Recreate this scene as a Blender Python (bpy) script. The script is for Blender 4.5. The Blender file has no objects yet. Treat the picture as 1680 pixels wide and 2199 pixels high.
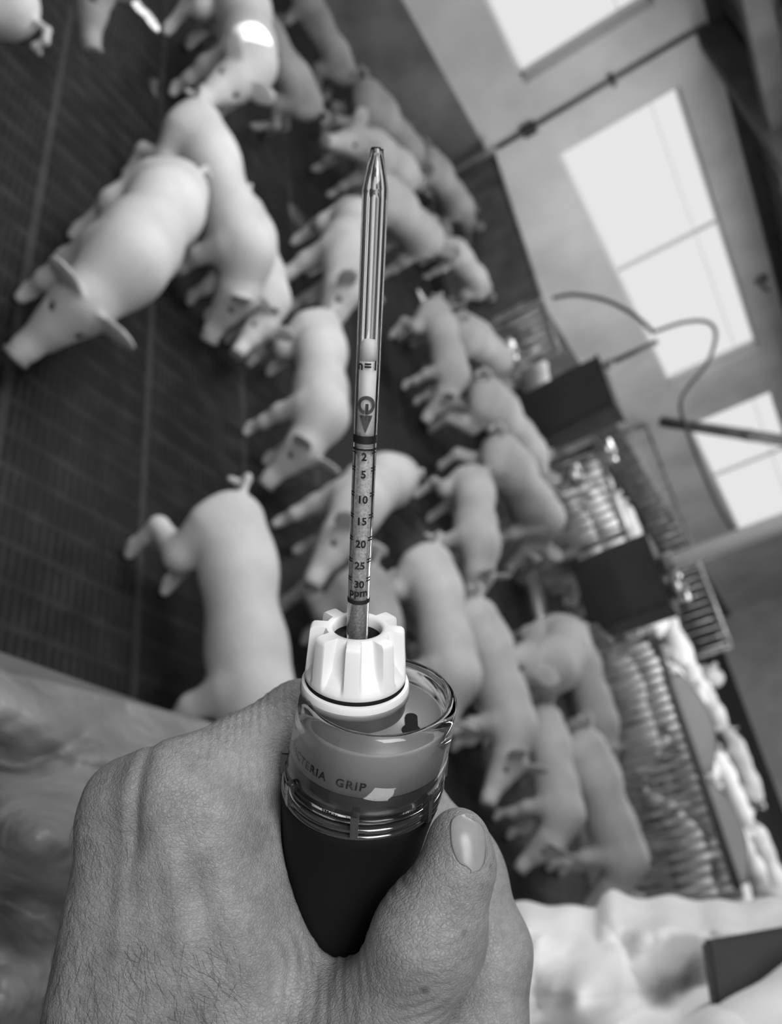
import bpy, bmesh, math, random
import numpy as np
from mathutils import Vector, Matrix
from mathutils.bvhtree import BVHTree
random.seed(7); np.random.seed(7)
SC = bpy.context.scene
COL = SC.collection

# ------------------------------------------------------------------ camera
F_PX = 1800.0
AZ, PITCH, CAM_H = math.radians(36.4), math.radians(21.3), 1.6
_h = Vector((math.cos(AZ), math.sin(AZ), 0)); _z = Vector((0, 0, 1))
FWD = _h*math.cos(PITCH) - _z*math.sin(PITCH)
_u = _h*math.sin(PITCH) + _z*math.cos(PITCH)
_r = Vector((math.sin(AZ), -math.cos(AZ), 0))
CX = (.916*_u + .402*_r).normalized()
CY = FWD.cross(CX).normalized()*-1
if CY.dot(_u) < 0: CY = -CY
CAM = Vector((0, 0, CAM_H))
cam = bpy.data.cameras.new('camera'); camo = bpy.data.objects.new('camera', cam); COL.objects.link(camo)
camo.matrix_world = Matrix(((CX.x, CY.x, -FWD.x, 0), (CX.y, CY.y, -FWD.y, 0), (CX.z, CY.z, -FWD.z, CAM_H), (0, 0, 0, 1)))
cam.sensor_fit = 'VERTICAL'; cam.sensor_height = 36; cam.sensor_width = 36
cam.lens = F_PX/2199*36; cam.clip_start = .01; cam.clip_end = 100
cam.dof.use_dof = True; cam.dof.focus_distance = .262; cam.dof.aperture_fstop = 11.0
SC.camera = camo
# ------------------------------------------------------------------ world, light, exposure
w = bpy.data.worlds.new('world'); SC.world = w; w.use_nodes = True
w.node_tree.nodes['Background'].inputs[0].default_value = (1, 1, 1, 1)
w.node_tree.nodes['Background'].inputs[1].default_value = .80
SC.view_settings.view_transform = 'Standard'; SC.view_settings.look = 'None'
SC.view_settings.exposure = 0; SC.view_settings.gamma = 1; SC.view_settings.use_curve_mapping = False

def ray(x, y): return FWD + CX*((x-840)/F_PX) - CY*((y-1099.5)/F_PX)
def at_z(x, y, z): r = ray(x, y); return CAM + r*((z-CAM_H)/r.z)
def at_x(x, y, X): r = ray(x, y); return CAM + r*(X/r.x)
def at_y(x, y, Y): r = ray(x, y); return CAM + r*(Y/r.y)
def at_d(x, y, d): return CAM + ray(x, y)*d

def area(name, loc, target, sx, sy, e):
    l = bpy.data.lights.new(name, 'AREA'); l.shape = 'RECTANGLE'; l.size = sx; l.size_y = sy; l.energy = e
    o = bpy.data.objects.new(name, l); COL.objects.link(o); o.location = loc
    o.rotation_euler = (Vector(target)-Vector(loc)).to_track_quat('-Z', 'Y').to_euler(); return o
def beam(name, target, src, diam, e):
    l = bpy.data.lights.new(name, 'SPOT'); o = bpy.data.objects.new(name, l); COL.objects.link(o)
    src = Vector(src); target = Vector(target); o.location = src
    l.spot_size = 2*math.atan(diam/2/(src-target).length); l.spot_blend = .25; l.shadow_soft_size = .01; l.energy = e
    o.rotation_euler = (target-src).to_track_quat('-Z', 'Y').to_euler(); return o
area('fill_near', (1.4, 2.7, 3.03), (1.9, 2.4, 0), 2.6, 2.4, 135)  # added soft top fill below the closed ceiling, over the near pen
area('fill_aisle', (-.9, -.2, 2.9), (.3, .3, 1.2), 1.2, 1.2, 52)  # unseen fill lamp added for the hand and pump
area('fill_far', (8.2, 3.0, 3.03), (8.4, 3.2, 0), 5.6, 3.0, 290)  # added fill above the pens beyond the divider, no roof opening
area('fill_end', (13.5, 3.2, 3.03), (13.8, 3.6, 0), 5.0, 3.0, 160)  # added fill to lift the dark far end of the barn
area('fill_wall', (5.4, 5.3, 2.85), (5.8, 7.5, 1.3), 8.0, .9, 64)  # unseen fill lamp added to brighten the window wall
# thin shafts of sunlight through gaps under the roof
for tx, ty, tz, sh, dm, en in ((300, 2, .02, (-.3, .3), .11, 22000), (330, 36, .02, (-.3, .3), .11, 22000), (358, 70, .02, (-.3, .3), .11, 22000), (530, 80, .47, (.1, .3), .17, 1300), (768, 385, .40, (.3, .5), .16, 700),
                           (912, 636, .02, (.3, .4), .15, 9000), (940, 655, .02, (.3, .4), .15, 9000), (1150, 790, .5, (.2, .4), .30, 900), (1250, 1010, .5, (.2, .4), .28, 700), (1335, 880, .75, (.2, .3), .16, 700)):
    t = at_z(tx, ty, tz); beam('sun_shaft', t, t + Vector((sh[0], sh[1], 3.0-tz)), dm, en*.9)

# ------------------------------------------------------------------ materials
MATS = {}
def mat(name, g, rough=.6, metal=0, spec=.5, noise=None, bump=None, trans=0, ior=1.45, coat=0, sub=0):
    """noise=(scale, lo, hi[, detail]) multiplies the grey; bump=(scale, strength, dist[, kind])"""
    if name in MATS: return MATS[name]
    m = bpy.data.materials.new(name); m.use_nodes = True; nt = m.node_tree; b = nt.nodes['Principled BSDF']
    b.inputs['Base Color'].default_value = (g, g, g, 1); b.inputs['Roughness'].default_value = rough
    b.inputs['Metallic'].default_value = metal; b.inputs['Specular IOR Level'].default_value = spec
    b.inputs['Transmission Weight'].default_value = trans; b.inputs['IOR'].default_value = ior
    b.inputs['Coat Weight'].default_value = coat
    tc = nt.nodes.new('ShaderNodeTexCoord')
    if noise:
        n = nt.nodes.new('ShaderNodeTexNoise'); n.inputs['Scale'].default_value = noise[0]
        n.inputs['Detail'].default_value = noise[3] if len(noise) > 3 else 4
        r = nt.nodes.new('ShaderNodeMapRange'); r.inputs[1].default_value = .3; r.inputs[2].default_value = .7
        r.inputs[3].default_value = g*noise[1]; r.inputs[4].default_value = g*noise[2]
        nt.links.new(tc.outputs['Object'], n.inputs['Vector']); nt.links.new(n.outputs['Fac'], r.inputs[0])
        c = nt.nodes.new('ShaderNodeCombineColor')
        for i in range(3): nt.links.new(r.outputs[0], c.inputs[i])
        nt.links.new(c.outputs[0], b.inputs['Base Color'])
    if bump:
        kind = bump[3] if len(bump) > 3 else 'noise'
        if kind == 'noise':
            n = nt.nodes.new('ShaderNodeTexNoise'); n.inputs['Detail'].default_value = 6; out = n.outputs['Fac']
        else:
            n = nt.nodes.new('ShaderNodeTexVoronoi'); n.feature = 'DISTANCE_TO_EDGE'; out = n.outputs['Distance']
        n.inputs['Scale'].default_value = bump[0]
        bp = nt.nodes.new('ShaderNodeBump'); bp.inputs['Strength'].default_value = bump[1]; bp.inputs['Distance'].default_value = bump[2]
        nt.links.new(tc.outputs['Object'], n.inputs['Vector']); nt.links.new(out, bp.inputs['Height']); nt.links.new(bp.outputs[0], b.inputs['Normal'])
    MATS[name] = m; return m

def floor_material():
    m = bpy.data.materials.new('slatted_plastic_floor'); m.use_nodes = True; nt = m.node_tree; N = nt.nodes; Lk = nt.links
    b = N['Principled BSDF']; b.inputs['Roughness'].default_value = .55; b.inputs['Specular IOR Level'].default_value = .3
    g = N.new('ShaderNodeNewGeometry'); s = N.new('ShaderNodeSeparateXYZ'); Lk.new(g.outputs['Position'], s.inputs[0])
    def M(op, a, bb=None, c=None):
        n = N.new('ShaderNodeMath'); n.operation = op
        for i, v in enumerate((a, bb, c)):
            if v is None: continue
            if isinstance(v, (int, float)): n.inputs[i].default_value = v
            else: Lk.new(v, n.inputs[i])
        return n.outputs[0]
    def smooth(v, lo, hi):
        n = N.new('ShaderNodeMapRange'); n.interpolation_type = 'SMOOTHSTEP'; n.inputs[1].default_value = lo; n.inputs[2].default_value = hi
        Lk.new(v, n.inputs[0]); return n.outputs[0]
    X, Y = s.outputs[0], s.outputs[1]
    fx = M('PINGPONG', M('ADD', X, .0), .0135)         # slot pitch 27 mm
    fy = M('PINGPONG', M('ADD', Y, .0), .055)          # row pitch 110 mm
    sx = smooth(fx, .0045, .0075); sy = smooth(fy, .010, .016)
    joint = smooth(M('PINGPONG', M('SUBTRACT', X, 1.04), .26), .010, .016)   # solid edge between the panels, every 0.52 m
    solid = M('GREATER_THAN', M('PINGPONG', M('SUBTRACT', X, 1.56), 1.3), 1.04)
    hole = M('MULTIPLY', M('MULTIPLY', sx, sy), joint)
    no = N.new('ShaderNodeTexNoise'); no.inputs['Scale'].default_value = 9; no.inputs['Detail'].default_value = 8; Lk.new(g.outputs['Position'], no.inputs['Vector'])
    dirt = smooth(no.outputs['Fac'], .35, .75)
    base = M('ADD', M('MULTIPLY', dirt, .020), .010)
    base = M('ADD', base, M('MULTIPLY', M('SUBTRACT', 1.0, joint), .02))
    col = M('MULTIPLY', base, M('SUBTRACT', 1.0, M('MULTIPLY', hole, .80)))
    c = N.new('ShaderNodeCombineColor')
    for i in range(3): Lk.new(col, c.inputs[i])
    Lk.new(c.outputs[0], b.inputs['Base Color'])
    bp = N.new('ShaderNodeBump'); bp.inputs['Strength'].default_value = .7; bp.inputs['Distance'].default_value = .006
    Lk.new(M('SUBTRACT', M('MULTIPLY', dirt, .3), hole), bp.inputs['Height']); Lk.new(bp.outputs[0], b.inputs['Normal'])
    return m

def skin_material():
    m = bpy.data.materials.new('human_skin'); m.use_nodes = True; nt = m.node_tree; N = nt.nodes; Lk = nt.links
    b = N['Principled BSDF']; b.inputs['Roughness'].default_value = .48; b.inputs['Specular IOR Level'].default_value = .45
    tc = N.new('ShaderNodeTexCoord'); O = tc.outputs['Object']
    def noise(sc, det=5):
        n = N.new('ShaderNodeTexNoise'); n.inputs['Scale'].default_value = sc; n.inputs['Detail'].default_value = det; Lk.new(O, n.inputs['Vector']); return n.outputs['Fac']
    def rng(v, a, bb, lo, hi):
        n = N.new('ShaderNodeMapRange'); n.interpolation_type = 'SMOOTHSTEP'
        for i, q in enumerate((a, bb, lo, hi)): n.inputs[i+1].default_value = q
        Lk.new(v, n.inputs[0]); return n.outputs[0]
    def mul(a, bb, op='MULTIPLY'):
        n = N.new('ShaderNodeMath'); n.operation = op
        for i, v in enumerate((a, bb)):
            if isinstance(v, (int, float)): n.inputs[i].default_value = v
            else: Lk.new(v, n.inputs[i])
        return n.outputs[0]
    blot = rng(noise(60), .3, .7, .19, .27)
    fine = rng(noise(420, 3), .3, .7, .90, 1.07)
    vf = N.new('ShaderNodeTexVoronoi'); vf.inputs['Scale'].default_value = 75; Lk.new(O, vf.inputs['Vector'])
    sel = N.new('ShaderNodeSeparateColor'); Lk.new(vf.outputs['Color'], sel.inputs[0])
    frk = mul(rng(vf.outputs['Distance'], .05, .16, 1, 0), rng(sel.outputs[0], .80, .84, 0, 1))
    col = mul(mul(blot, fine), mul(1.0, mul(frk, .5), 'SUBTRACT'))
    c = N.new('ShaderNodeCombineColor')
    for i in range(3): Lk.new(col, c.inputs[i])
    Lk.new(c.outputs[0], b.inputs['Base Color'])
    mp = N.new('ShaderNodeMapping'); mp.inputs['Scale'].default_value = (1, 1, .55); Lk.new(O, mp.inputs[0])
    vo = N.new('ShaderNodeTexVoronoi'); vo.feature = 'DISTANCE_TO_EDGE'; vo.inputs['Scale'].default_value = 900; Lk.new(mp.outputs[0], vo.inputs['Vector'])
    vb = N.new('ShaderNodeTexVoronoi'); vb.feature = 'DISTANCE_TO_EDGE'; vb.inputs['Scale'].default_value = 420
    mp2 = N.new('ShaderNodeMapping'); mp2.inputs['Scale'].default_value = (.35, 1, 1); Lk.new(O, mp2.inputs[0])
    nd = N.new('ShaderNodeTexNoise'); nd.inputs['Scale'].default_value = 150; Lk.new(mp2.outputs[0], nd.inputs['Vector'])
    mx = N.new('ShaderNodeVectorMath'); mx.operation = 'MULTIPLY_ADD'; mx.inputs[1].default_value = (.004,)*3; Lk.new(nd.outputs['Color'], mx.inputs[0]); Lk.new(mp2.outputs[0], mx.inputs[2])
    Lk.new(mx.outputs[0], vb.inputs['Vector'])
    h = mul(mul(mul(rng(vo.outputs['Distance'], 0, .2, 0, .35), rng(vb.outputs['Distance'], 0, .10, 0, .16), 'ADD'), mul(noise(500, 4), .9), 'ADD'), mul(noise(110, 3), 1.1), 'ADD')
    bp = N.new('ShaderNodeBump'); bp.inputs['Strength'].default_value = .8; bp.inputs['Distance'].default_value = .0004
    Lk.new(h, bp.inputs['Height']); Lk.new(bp.outputs[0], b.inputs['Normal'])
    return m

M_FLOOR = floor_material(); M_SKIN = skin_material()
M_WALL = mat('painted_wall', .58, .8, noise=(1.3, .78, 1.12, 6), bump=(30, .2, .01))
M_STEM = mat('concrete_base', .16, .85, noise=(2.5, .6, 1.2, 6))
M_CEIL = mat('ceiling_sheet', .06, .7, noise=(1.5, .7, 1.2))
M_BEAM = mat('dark_timber', .04, .8, noise=(4, .7, 1.3))
M_FRAME = mat('window_frame', .75, .5)
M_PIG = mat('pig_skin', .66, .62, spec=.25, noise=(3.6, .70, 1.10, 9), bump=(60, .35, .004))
M_PIGD = mat('shaded_pig_skin', .40, .65, spec=.25, noise=(3.6, .5, 1.15, 8), bump=(60, .35, .004))  # darker copy of the pig skin, shade put into its colour
M_EYE = mat('pig_eye', .02, .2)
M_DARKP = mat('dark_plastic', .045, .5, noise=(3, .8, 1.3))
M_PANEL = mat('grey_panel', .13, .45, noise=(4, .6, 1.4))
M_STEEL = mat('galvanised_steel', .42, .45, metal=.5, noise=(9, .25, 1.5), bump=(20, .25, .01))
M_STEELB = mat('stainless_steel', .8, .25, metal=.9, bump=(14, .3, .01))
M_WHITEP = mat('white_pipe', .92, .4)
M_HOSE = mat('rubber_hose', .05, .5)
M_TARP = mat('grey_plastic_sheet', .19, .42, noise=(11, .65, 1.4, 5), bump=(30, .7, .012))
M_CLOTH = mat('white_nonwoven_cloth', .86, .8, noise=(6, .93, 1.05), bump=(14, .3, .01))
M_BLACK = mat('black_case', .035, .55)
M_CAP = mat('white_knob_plastic', .80, .35, spec=.4)
M_RUB = mat('black_rubber', .009, .65, spec=.12)
M_RING = mat('white_ring_plastic', .78, .3)
M_GREY = mat('grey_plastic', .20, .35)
M_LABEL = mat('pale_label', .30, .5)
M_DRUM = mat('dark_grey_plastic', .03, .35)
M_GLASS = mat('clear_glass', 1, .0, trans=1, ior=1.5)
M_ACRYL = mat('clear_acrylic', .97, .02, trans=1, ior=1.42)
M_PANE = mat('window_glass', 1, .0, trans=1, ior=1.05)
M_INK = mat('black_print', .012, .5)
M_FILL = mat('reagent_granules', .60, .8, noise=(1500, .6, 1.3), bump=(1500, .6, .0002))
M_FILLW = mat('white_reagent', .92, .7)
M_NAIL = mat('finger_nail', .27, .30, spec=.5, noise=(150, .9, 1.08))
M_HAIR = mat('dark_hair', .03, .5)

# ------------------------------------------------------------------ helpers
def link(name, me, m=None, parent=None, smooth=False):
    o = bpy.data.objects.new(name, me); COL.objects.link(o)
    if m: me.materials.clear(); me.materials.append(m)
    if smooth:
        for p in me.polygons: p.use_smooth = True
    if parent: o.parent = parent
    return o
def tag(o, label=None, cat=None, group=None, kind=None):
    if label: o['label'] = label
    if cat: o['category'] = cat
    if group: o['group'] = group
    if kind: o['kind'] = kind
    return o
def empty(name, loc, label=None, cat=None, group=None, rot=None):
    o = bpy.data.objects.new(name, None); COL.objects.link(o); o.location = loc; o.empty_display_size = .05
    if rot: o.rotation_euler = rot
    return tag(o, label, cat, group)
def bm_mesh(bm, name):
    me = bpy.data.meshes.new(name); bmesh.ops.recalc_face_normals(bm, faces=bm.faces); bm.to_mesh(me); bm.free(); return me
def box(bm, lo, hi, bev=0):
    lo = Vector(lo); hi = Vector(hi)
    r = bmesh.ops.create_cube(bm, size=1, matrix=Matrix.Translation((lo+hi)/2) @ Matrix.Diagonal((*(hi-lo), 1)))
    if bev:
        es = list({e for v in r['verts'] for e in v.link_edges}); bmesh.ops.bevel(bm, geom=es, offset=bev, segments=2, affect='EDGES')
def tube(bm, pts, r, seg=10, closed=False):
    pts = [Vector(p) for p in pts]; rs = r if isinstance(r, (list, tuple)) else [r]*len(pts); rings = []
    ref = None
    for i, p in enumerate(pts):
        a = pts[max(i-1, 0)]; b = pts[min(i+1, len(pts)-1)]; t = (b-a).normalized()
        if ref is None: ref = t.orthogonal().normalized()
        ref = (ref - t*ref.dot(t)).normalized(); q = t.cross(ref)
        rings.append([bm.verts.new(p + (ref*math.cos(2*math.pi*k/seg) + q*math.sin(2*math.pi*k/seg))*rs[i]) for k in range(seg)])
    for A, B in zip(rings, rings[1:]):
        for k in range(seg): bm.faces.new((A[k], A[(k+1) % seg], B[(k+1) % seg], B[k]))
    bm.faces.new(rings[0][::-1]); bm.faces.new(rings[-1])
def lathe(prof, seg=96, center=lambda z: (0, 0), closed=True):
    """prof: list of (r, z) loops; closed -> ring profile closed on itself, else capped at r=0 ends"""
    bm = bmesh.new(); rings = []
    for r, z in prof:
        cx, cy = center(z)
        if r < 1e-6: rings.append([bm.verts.new((cx, cy, z))])
        else: rings.append([bm.verts.new((cx+r*math.cos(2*math.pi*k/seg), cy+r*math.sin(2*math.pi*k/seg), z)) for k in range(seg)])
    pairs = list(zip(rings, rings[1:])) + ([(rings[-1], rings[0])] if closed else [])
    for A, B in pairs:
        for k in range(seg):
            k2 = (k+1) % seg
            if len(A) == 1 and len(B) == 1: continue
            if len(A) == 1: bm.faces.new((A[0], B[k2], B[k]))
            elif len(B) == 1: bm.faces.new((A[k], A[k2], B[0]))
            else: bm.faces.new((A[k], A[k2], B[k2], B[k]))
    return bm
def spline(pts, n=8):
    pts = [Vector(p) for p in pts]; out = []
    for i in range(len(pts)-1):
        p0, p1, p2, p3 = pts[max(i-1, 0)], pts[i], pts[i+1], pts[min(i+2, len(pts)-1)]
        for k in range(n):
            t = k/n; out.append(.5*((2*p1) + (p2-p0)*t + (2*p0-5*p1+4*p2-p3)*t*t + (3*p1-p0-3*p2+p3)*t**3))
    out.append(pts[-1]); return out

# signed-distance modelling: smooth union of tapered capsules and ellipsoids, meshed with surface nets
def sdf_mesh(prims, voxel, name, post=None, pad=3):
    lo = np.full(3, 1e9); hi = -lo
    for p in prims:
        if p[0] == 'c': 
            a, b, ra, rb = np.array(p[1], float), np.array(p[2], float), p[3], p[4]
            lo = np.minimum(lo, np.minimum(a-ra, b-rb)); hi = np.maximum(hi, np.maximum(a+ra, b+rb))
        elif p[0] == 'e':
            c, R = np.array(p[1], float), max(p[2]); lo = np.minimum(lo, c-R); hi = np.maximum(hi, c+R)
    lo -= voxel*pad; hi += voxel*pad
    n = np.ceil((hi-lo)/voxel).astype(int)+1
    gx = [lo[i]+voxel*np.arange(n[i]) for i in range(3)]
    P = np.stack(np.meshgrid(*gx, indexing='ij'), -1).astype(np.float32)
    D = np.full(n, 1e3, np.float32)
    for p in prims:
        k = p[-1]
        if p[0] == 'c':
            a, b, ra, rb = np.array(p[1], np.float32), np.array(p[2], np.float32), p[3], p[4]
            ab = b-a; t = np.clip(((P-a)@ab)/max(float(ab@ab), 1e-12), 0, 1)
            d = np.linalg.norm(P-a-t[..., None]*ab, axis=-1)-(ra+(rb-ra)*t)
        else:
            c, rad, R = np.array(p[1], np.float32), np.array(p[2], np.float32), np.array(p[3], np.float32)
            q = (P-c)@R.T; k0 = np.linalg.norm(q/rad, axis=-1); k1 = np.linalg.norm(q/(rad*rad), axis=-1)
            d = k0*(k0-1)/np.maximum(k1, 1e-6)
        if k < 0:      # smooth subtraction
            k = -k; hh = np.clip(.5-.5*(D+d)/k, 0, 1); D = D*(1-hh)+(-d)*hh + k*hh*(1-hh)
        else:
            hh = np.clip(.5+.5*(d-D)/k, 0, 1); D = d*(1-hh)+D*hh - k*hh*(1-hh)
            D = D.astype(np.float32)
    if post: D = post(P, D)
    S = D < 0
    c = [S[i:n[0]-1+i, j:n[1]-1+j, l:n[2]-1+l] for i in (0, 1) for j in (0, 1) for l in (0, 1)]
    cnt = sum(x.astype(np.int8) for x in c); act = (cnt > 0) & (cnt < 8)
    idx = -np.ones(act.shape, np.int64); ii = np.argwhere(act); idx[act] = np.arange(len(ii))
    acc = np.zeros((len(ii), 3)); num = np.zeros(len(ii))
    corners = [(i, j, l) for i in (0, 1) for j in (0, 1) for l in (0, 1)]
    for a in range(8):
        for b in range(a+1, 8):
            ca, cb = np.array(corners[a]), np.array(corners[b])
            if abs(ca-cb).sum() != 1: continue
            va = D[tuple((ii+ca).T)]; vb = D[tuple((ii+cb).T)]; m = (va < 0) != (vb < 0)
            t = np.where(m, va/np.where(m, va-vb, 1), 0)
            acc += np.where(m[:, None], ca+(cb-ca)*t[:, None], 0); num += m
    V = lo + voxel*(ii + acc/num[:, None])
    faces = []
    for ax in range(3):
        s0 = [slice(None)]*3; s1 = [slice(None)]*3; s0[ax] = slice(0, -1); s1[ax] = slice(1, None)
        A, B = S[tuple(s0)], S[tuple(s1)]; u, v = [(1, 2), (2, 0), (0, 1)][ax]
        e = np.argwhere(A != B); ok = (e[:, u] > 0) & (e[:, v] > 0) & (e[:, u] < n[u]-1) & (e[:, v] < n[v]-1); e = e[ok]
        du = np.zeros(3, int); du[u] = 1; dv = np.zeros(3, int); dv[v] = 1
        q = np.stack([idx[tuple((e-du-dv).T)], idx[tuple((e-dv).T)], idx[tuple(e.T)], idx[tuple((e-du).T)]], 1)
        fl = ~A[tuple(e.T)]; q[fl] = q[fl][:, ::-1]; faces.append(q)
    Fq = np.concatenate(faces); Fq = Fq[(Fq >= 0).all(1)]
    me = bpy.data.meshes.new(name); me.from_pydata(V.tolist(), [], Fq.tolist()); me.update()
    for p in me.polygons: p.use_smooth = True
    return me
def rotm(yaw=0, pitch=0, roll=0):   # rows = local axes in world
    M = (Matrix.Rotation(yaw, 3, 'Z') @ Matrix.Rotation(pitch, 3, 'Y') @ Matrix.Rotation(roll, 3, 'X')).transposed()
    return [list(r) for r in M]

# ================================================================== THE BARN
def struct(name, me, m, parent=None):
    o = link(name, me, m, parent)
    if parent is None: tag(o, kind='structure')
    return o
bm = bmesh.new(); box(bm, (-2.5, -1.2, -.1), (19, 7.7, 0)); struct('floor', bm_mesh(bm, 'floor'), M_FLOOR)
WY = 7.56; ZB, ZT = 1.31, 2.59; ZC = 3.11
wins = [(.42, 4.87), (5.77, 10.27), (11.3, 15.6)]
bm = bmesh.new()
box(bm, (-2.5, WY, .72), (19, WY+.24, ZB)); box(bm, (-2.5, WY, ZT), (19, WY+.24, 3.7))
xs = [-2.5] + [v for w_ in wins for v in w_] + [19]
for a, b in zip(xs[::2], xs[1::2]): box(bm, (a, WY, ZB), (b, WY+.24, ZT))
struct('wall_back', bm_mesh(bm, 'wall_back'), M_WALL)
bm = bmesh.new(); box(bm, (-2.5, WY-.05, 0), (5.3, WY+.24, .72)); struct('trim_1', bm_mesh(bm, 'stem_wall'), M_STEM)
bm = bmesh.new(); box(bm, (5.3, WY-.05, 0), (19, WY+.24, .42)); struct('trim_6', bm_mesh(bm, 'low_stem_wall'), M_STEM)
bm = bmesh.new(); box(bm, (5.3, WY, .42), (19, WY+.24, .72)); struct('trim_7', bm_mesh(bm, 'low_wall_band'), M_WALL)
for i, (a, b) in enumerate(wins):
    bm = bmesh.new(); y0, y1 = WY+.15, WY+.20; t = .035
    box(bm, (a, y0, ZB), (b, y1, ZB+t)); box(bm, (a, y0, ZT-t), (b, y1, ZT)); box(bm, (a, y0, ZB), (a+t, y1, ZT)); box(bm, (b-t, y0, ZB), (b, y1, ZT))
    o = tag(bpy.data.objects.new('window_%d' % (i+1), None), kind='structure'); COL.objects.link(o); o.location = ((a+b)/2, WY+.17, ZB)
    def sub(name, bm, m):
        me = bm_mesh(bm, name); me.transform(Matrix.Translation(-o.location)); return link(name, me, m, o)
    sub('window_frame', bm, M_FRAME)
    bm = bmesh.new(); xm = a+(b-a)*.455; box(bm, (xm-.010, y0, ZB+t), (xm+.010, y1, ZT-t)); sub('mullion', bm, M_FRAME)
    bm = bmesh.new(); box(bm, (a+t, y0+.02, 2.30), (b-t, y0+.032, 2.308)); sub('transom', bm, M_FRAME)
    bm = bmesh.new(); box(bm, (a+t, y0+.02, ZB+t), (b-t, y0+.026, ZT-t)); sub('pane', bm, M_PANE)
bm = bmesh.new(); box(bm, (-2.5, -1.2, ZC), (19, WY+.3, ZC+.08))
for k in range(69):
    x = -2.4+k*.31; box(bm, (x, -1.2, ZC-.03), (x+.06, WY, ZC))
struct('ceiling', bm_mesh(bm, 'ceiling'), M_CEIL)
for nm, lo_, hi_ in (('trim_2', (-2.5, WY-.12, ZC-.14), (19, WY, ZC-.01)), ('trim_3', (5.25, 5.0, ZC-.28), (5.42, WY-.12, ZC-.03)), ('trim_4', (10.5, 5.0, ZC-.28), (10.66, WY-.12, ZC-.03)), ('trim_5', (-2.5, 5.8, ZC-.22), (19, 5.94, ZC-.03))):
    bm = bmesh.new(); box(bm, lo_, hi_, .004); struct(nm, bm_mesh(bm, nm), M_BEAM)
bm = bmesh.new(); box(bm, (18.9, -1.2, 0), (19.05, WY, ZC)); struct('wall_right', bm_mesh(bm, 'wall_right'), M_WALL)
bm = bmesh.new(); box(bm, (-2.6, -1.2, 0), (-2.5, WY, ZC)); struct('wall_left', bm_mesh(bm, 'wall_left'), M_WALL)
bm = bmesh.new(); box(bm, (-2.5, -1.3, 0), (19, -1.2, ZC)); struct('wall_front', bm_mesh(bm, 'wall_front'), M_WALL)

def part(parent, name, bm, m, smooth=False, label=None):
    me = bm_mesh(bm, name); me.transform(Matrix.Translation(-parent.location)); o = link(name, me, m, parent, smooth)
    if label: o['label'] = label
    return o
# conduit pipe on the wall between the windows
t = empty('wall_conduit', (5.30, WY-.03, .82), 'thin dark conduit pipe running up the wall between the two nearest windows', 'pipe')
bm = bmesh.new(); tube(bm, [(5.30, WY-.03, .82), (5.30, WY-.03, 2.95)], .022); part(t, 'pipe', bm, M_PANEL, True)
for z in (1.10, 2.02):
    bm = bmesh.new(); box(bm, (5.24, WY-.062, z), (5.36, WY-.001, z+(.14 if z < 1.5 else .04)), .006); part(t, 'bracket', bm, M_BEAM)
t = empty('wall_outlet', (8.9, WY-.02, 2.82), 'small dark round fitting high on the wall above the middle window', 'wall fitting')
bm = lathe([(0, 0), (.08, 0), (.085, .02), (.05, .035), (0, .035)], 24, closed=False); bm.transform(Matrix.Translation((8.9, WY-.001, 2.82)) @ Matrix.Rotation(math.pi/2, 4, 'X')); part(t, 'cover', bm, M_PANEL, True)
bm = bmesh.new(); tube(bm, [(8.9, WY-.05, 2.82), (9.02, WY-.07, 2.80), (9.09, WY-.06, 2.87)], .018); part(t, 'spout', bm, M_PANEL, True)

# ---- pen divider line ----
DX = 5.3
def gate(name, y0, y1, z1, label, corr=False, cat='gate', bars=True, x=DX, barm=None, rail=None, step=.085, group=None):
    t = empty(name, (x, (y0+y1)/2, 0), label, cat, group)
    rm = rail or M_PANEL
    bm = bmesh.new(); tube(bm, [(x, y0+.03, z1-.02), (x, y1-.03, z1-.02)], .022); part(t, 'top_rail', bm, rm, True)
    bm = bmesh.new(); tube(bm, [(x, y0+.03, .12), (x, y1-.03, .12)], .02); part(t, 'bottom_rail', bm, rm, True)
    for y in (y0+.025, y1-.025):
        bm = bmesh.new(); box(bm, (x-.025, y-.022, 0), (x+.025, y+.022, z1), .006); part(t, 'post', bm, barm or M_STEEL)
    if corr:
        bm = bmesh.new(); n = int((y1-y0-.1)/.012); prev = None
        for k in range(n+1):
            y = y0+.05+(y1-y0-.1)*k/n; xx = x+.012*math.sin(k*math.pi/3)
            c = [bm.verts.new((xx-.003, y, .14)), bm.verts.new((xx-.003, y, z1-.04)), bm.verts.new((xx+.003, y, z1-.04)), bm.verts.new((xx+.003, y, .14))]
            if prev:
                for j in range(4): bm.faces.new((prev[j], c[j], c[(j+1) % 4], prev[(j+1) % 4]))
            else: bm.faces.new(c)
            prev = c
        bm.faces.new(prev[::-1]); part(t, 'corrugated_panel', bm, M_PANEL)
    elif bars:
        k = 0; y = y0+.09
        while y < y1-.07:
            bm = bmesh.new(); tube(bm, [(x, y, .12), (x, y, z1-.03)], .013, 8); part(t, 'bar', bm, barm or M_STEEL, True); y += step; k += 1
    return t
gate('pen_gate', 5.35, 7.49, .785, 'dark corrugated pen gate meeting the window wall', corr=True)
t = empty('gate_post', (5.2, 7.41, 0), 'short bright metal post where the corrugated gate meets the wall', 'post')
bm = bmesh.new(); box(bm, (5.165, 7.365, 0), (5.235, 7.455, .79), .01); part(t, 'shaft', bm, M_STEELB)
bm = bmesh.new(); box(bm, (5.15, 7.35, .79), (5.25, 7.47, .815), .005); part(t, 'cap', bm, M_STEELB)
gate('pen_gate', 4.72, 5.32, .785, 'short barred gate between corrugated gate and first dark feeder', barm=M_STEEL, rail=M_STEEL)
gate('pen_gate', 2.90, 3.80, .83, 'barred steel gate between the two dark feeders', barm=M_STEEL, rail=M_STEEL, step=.075)
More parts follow.
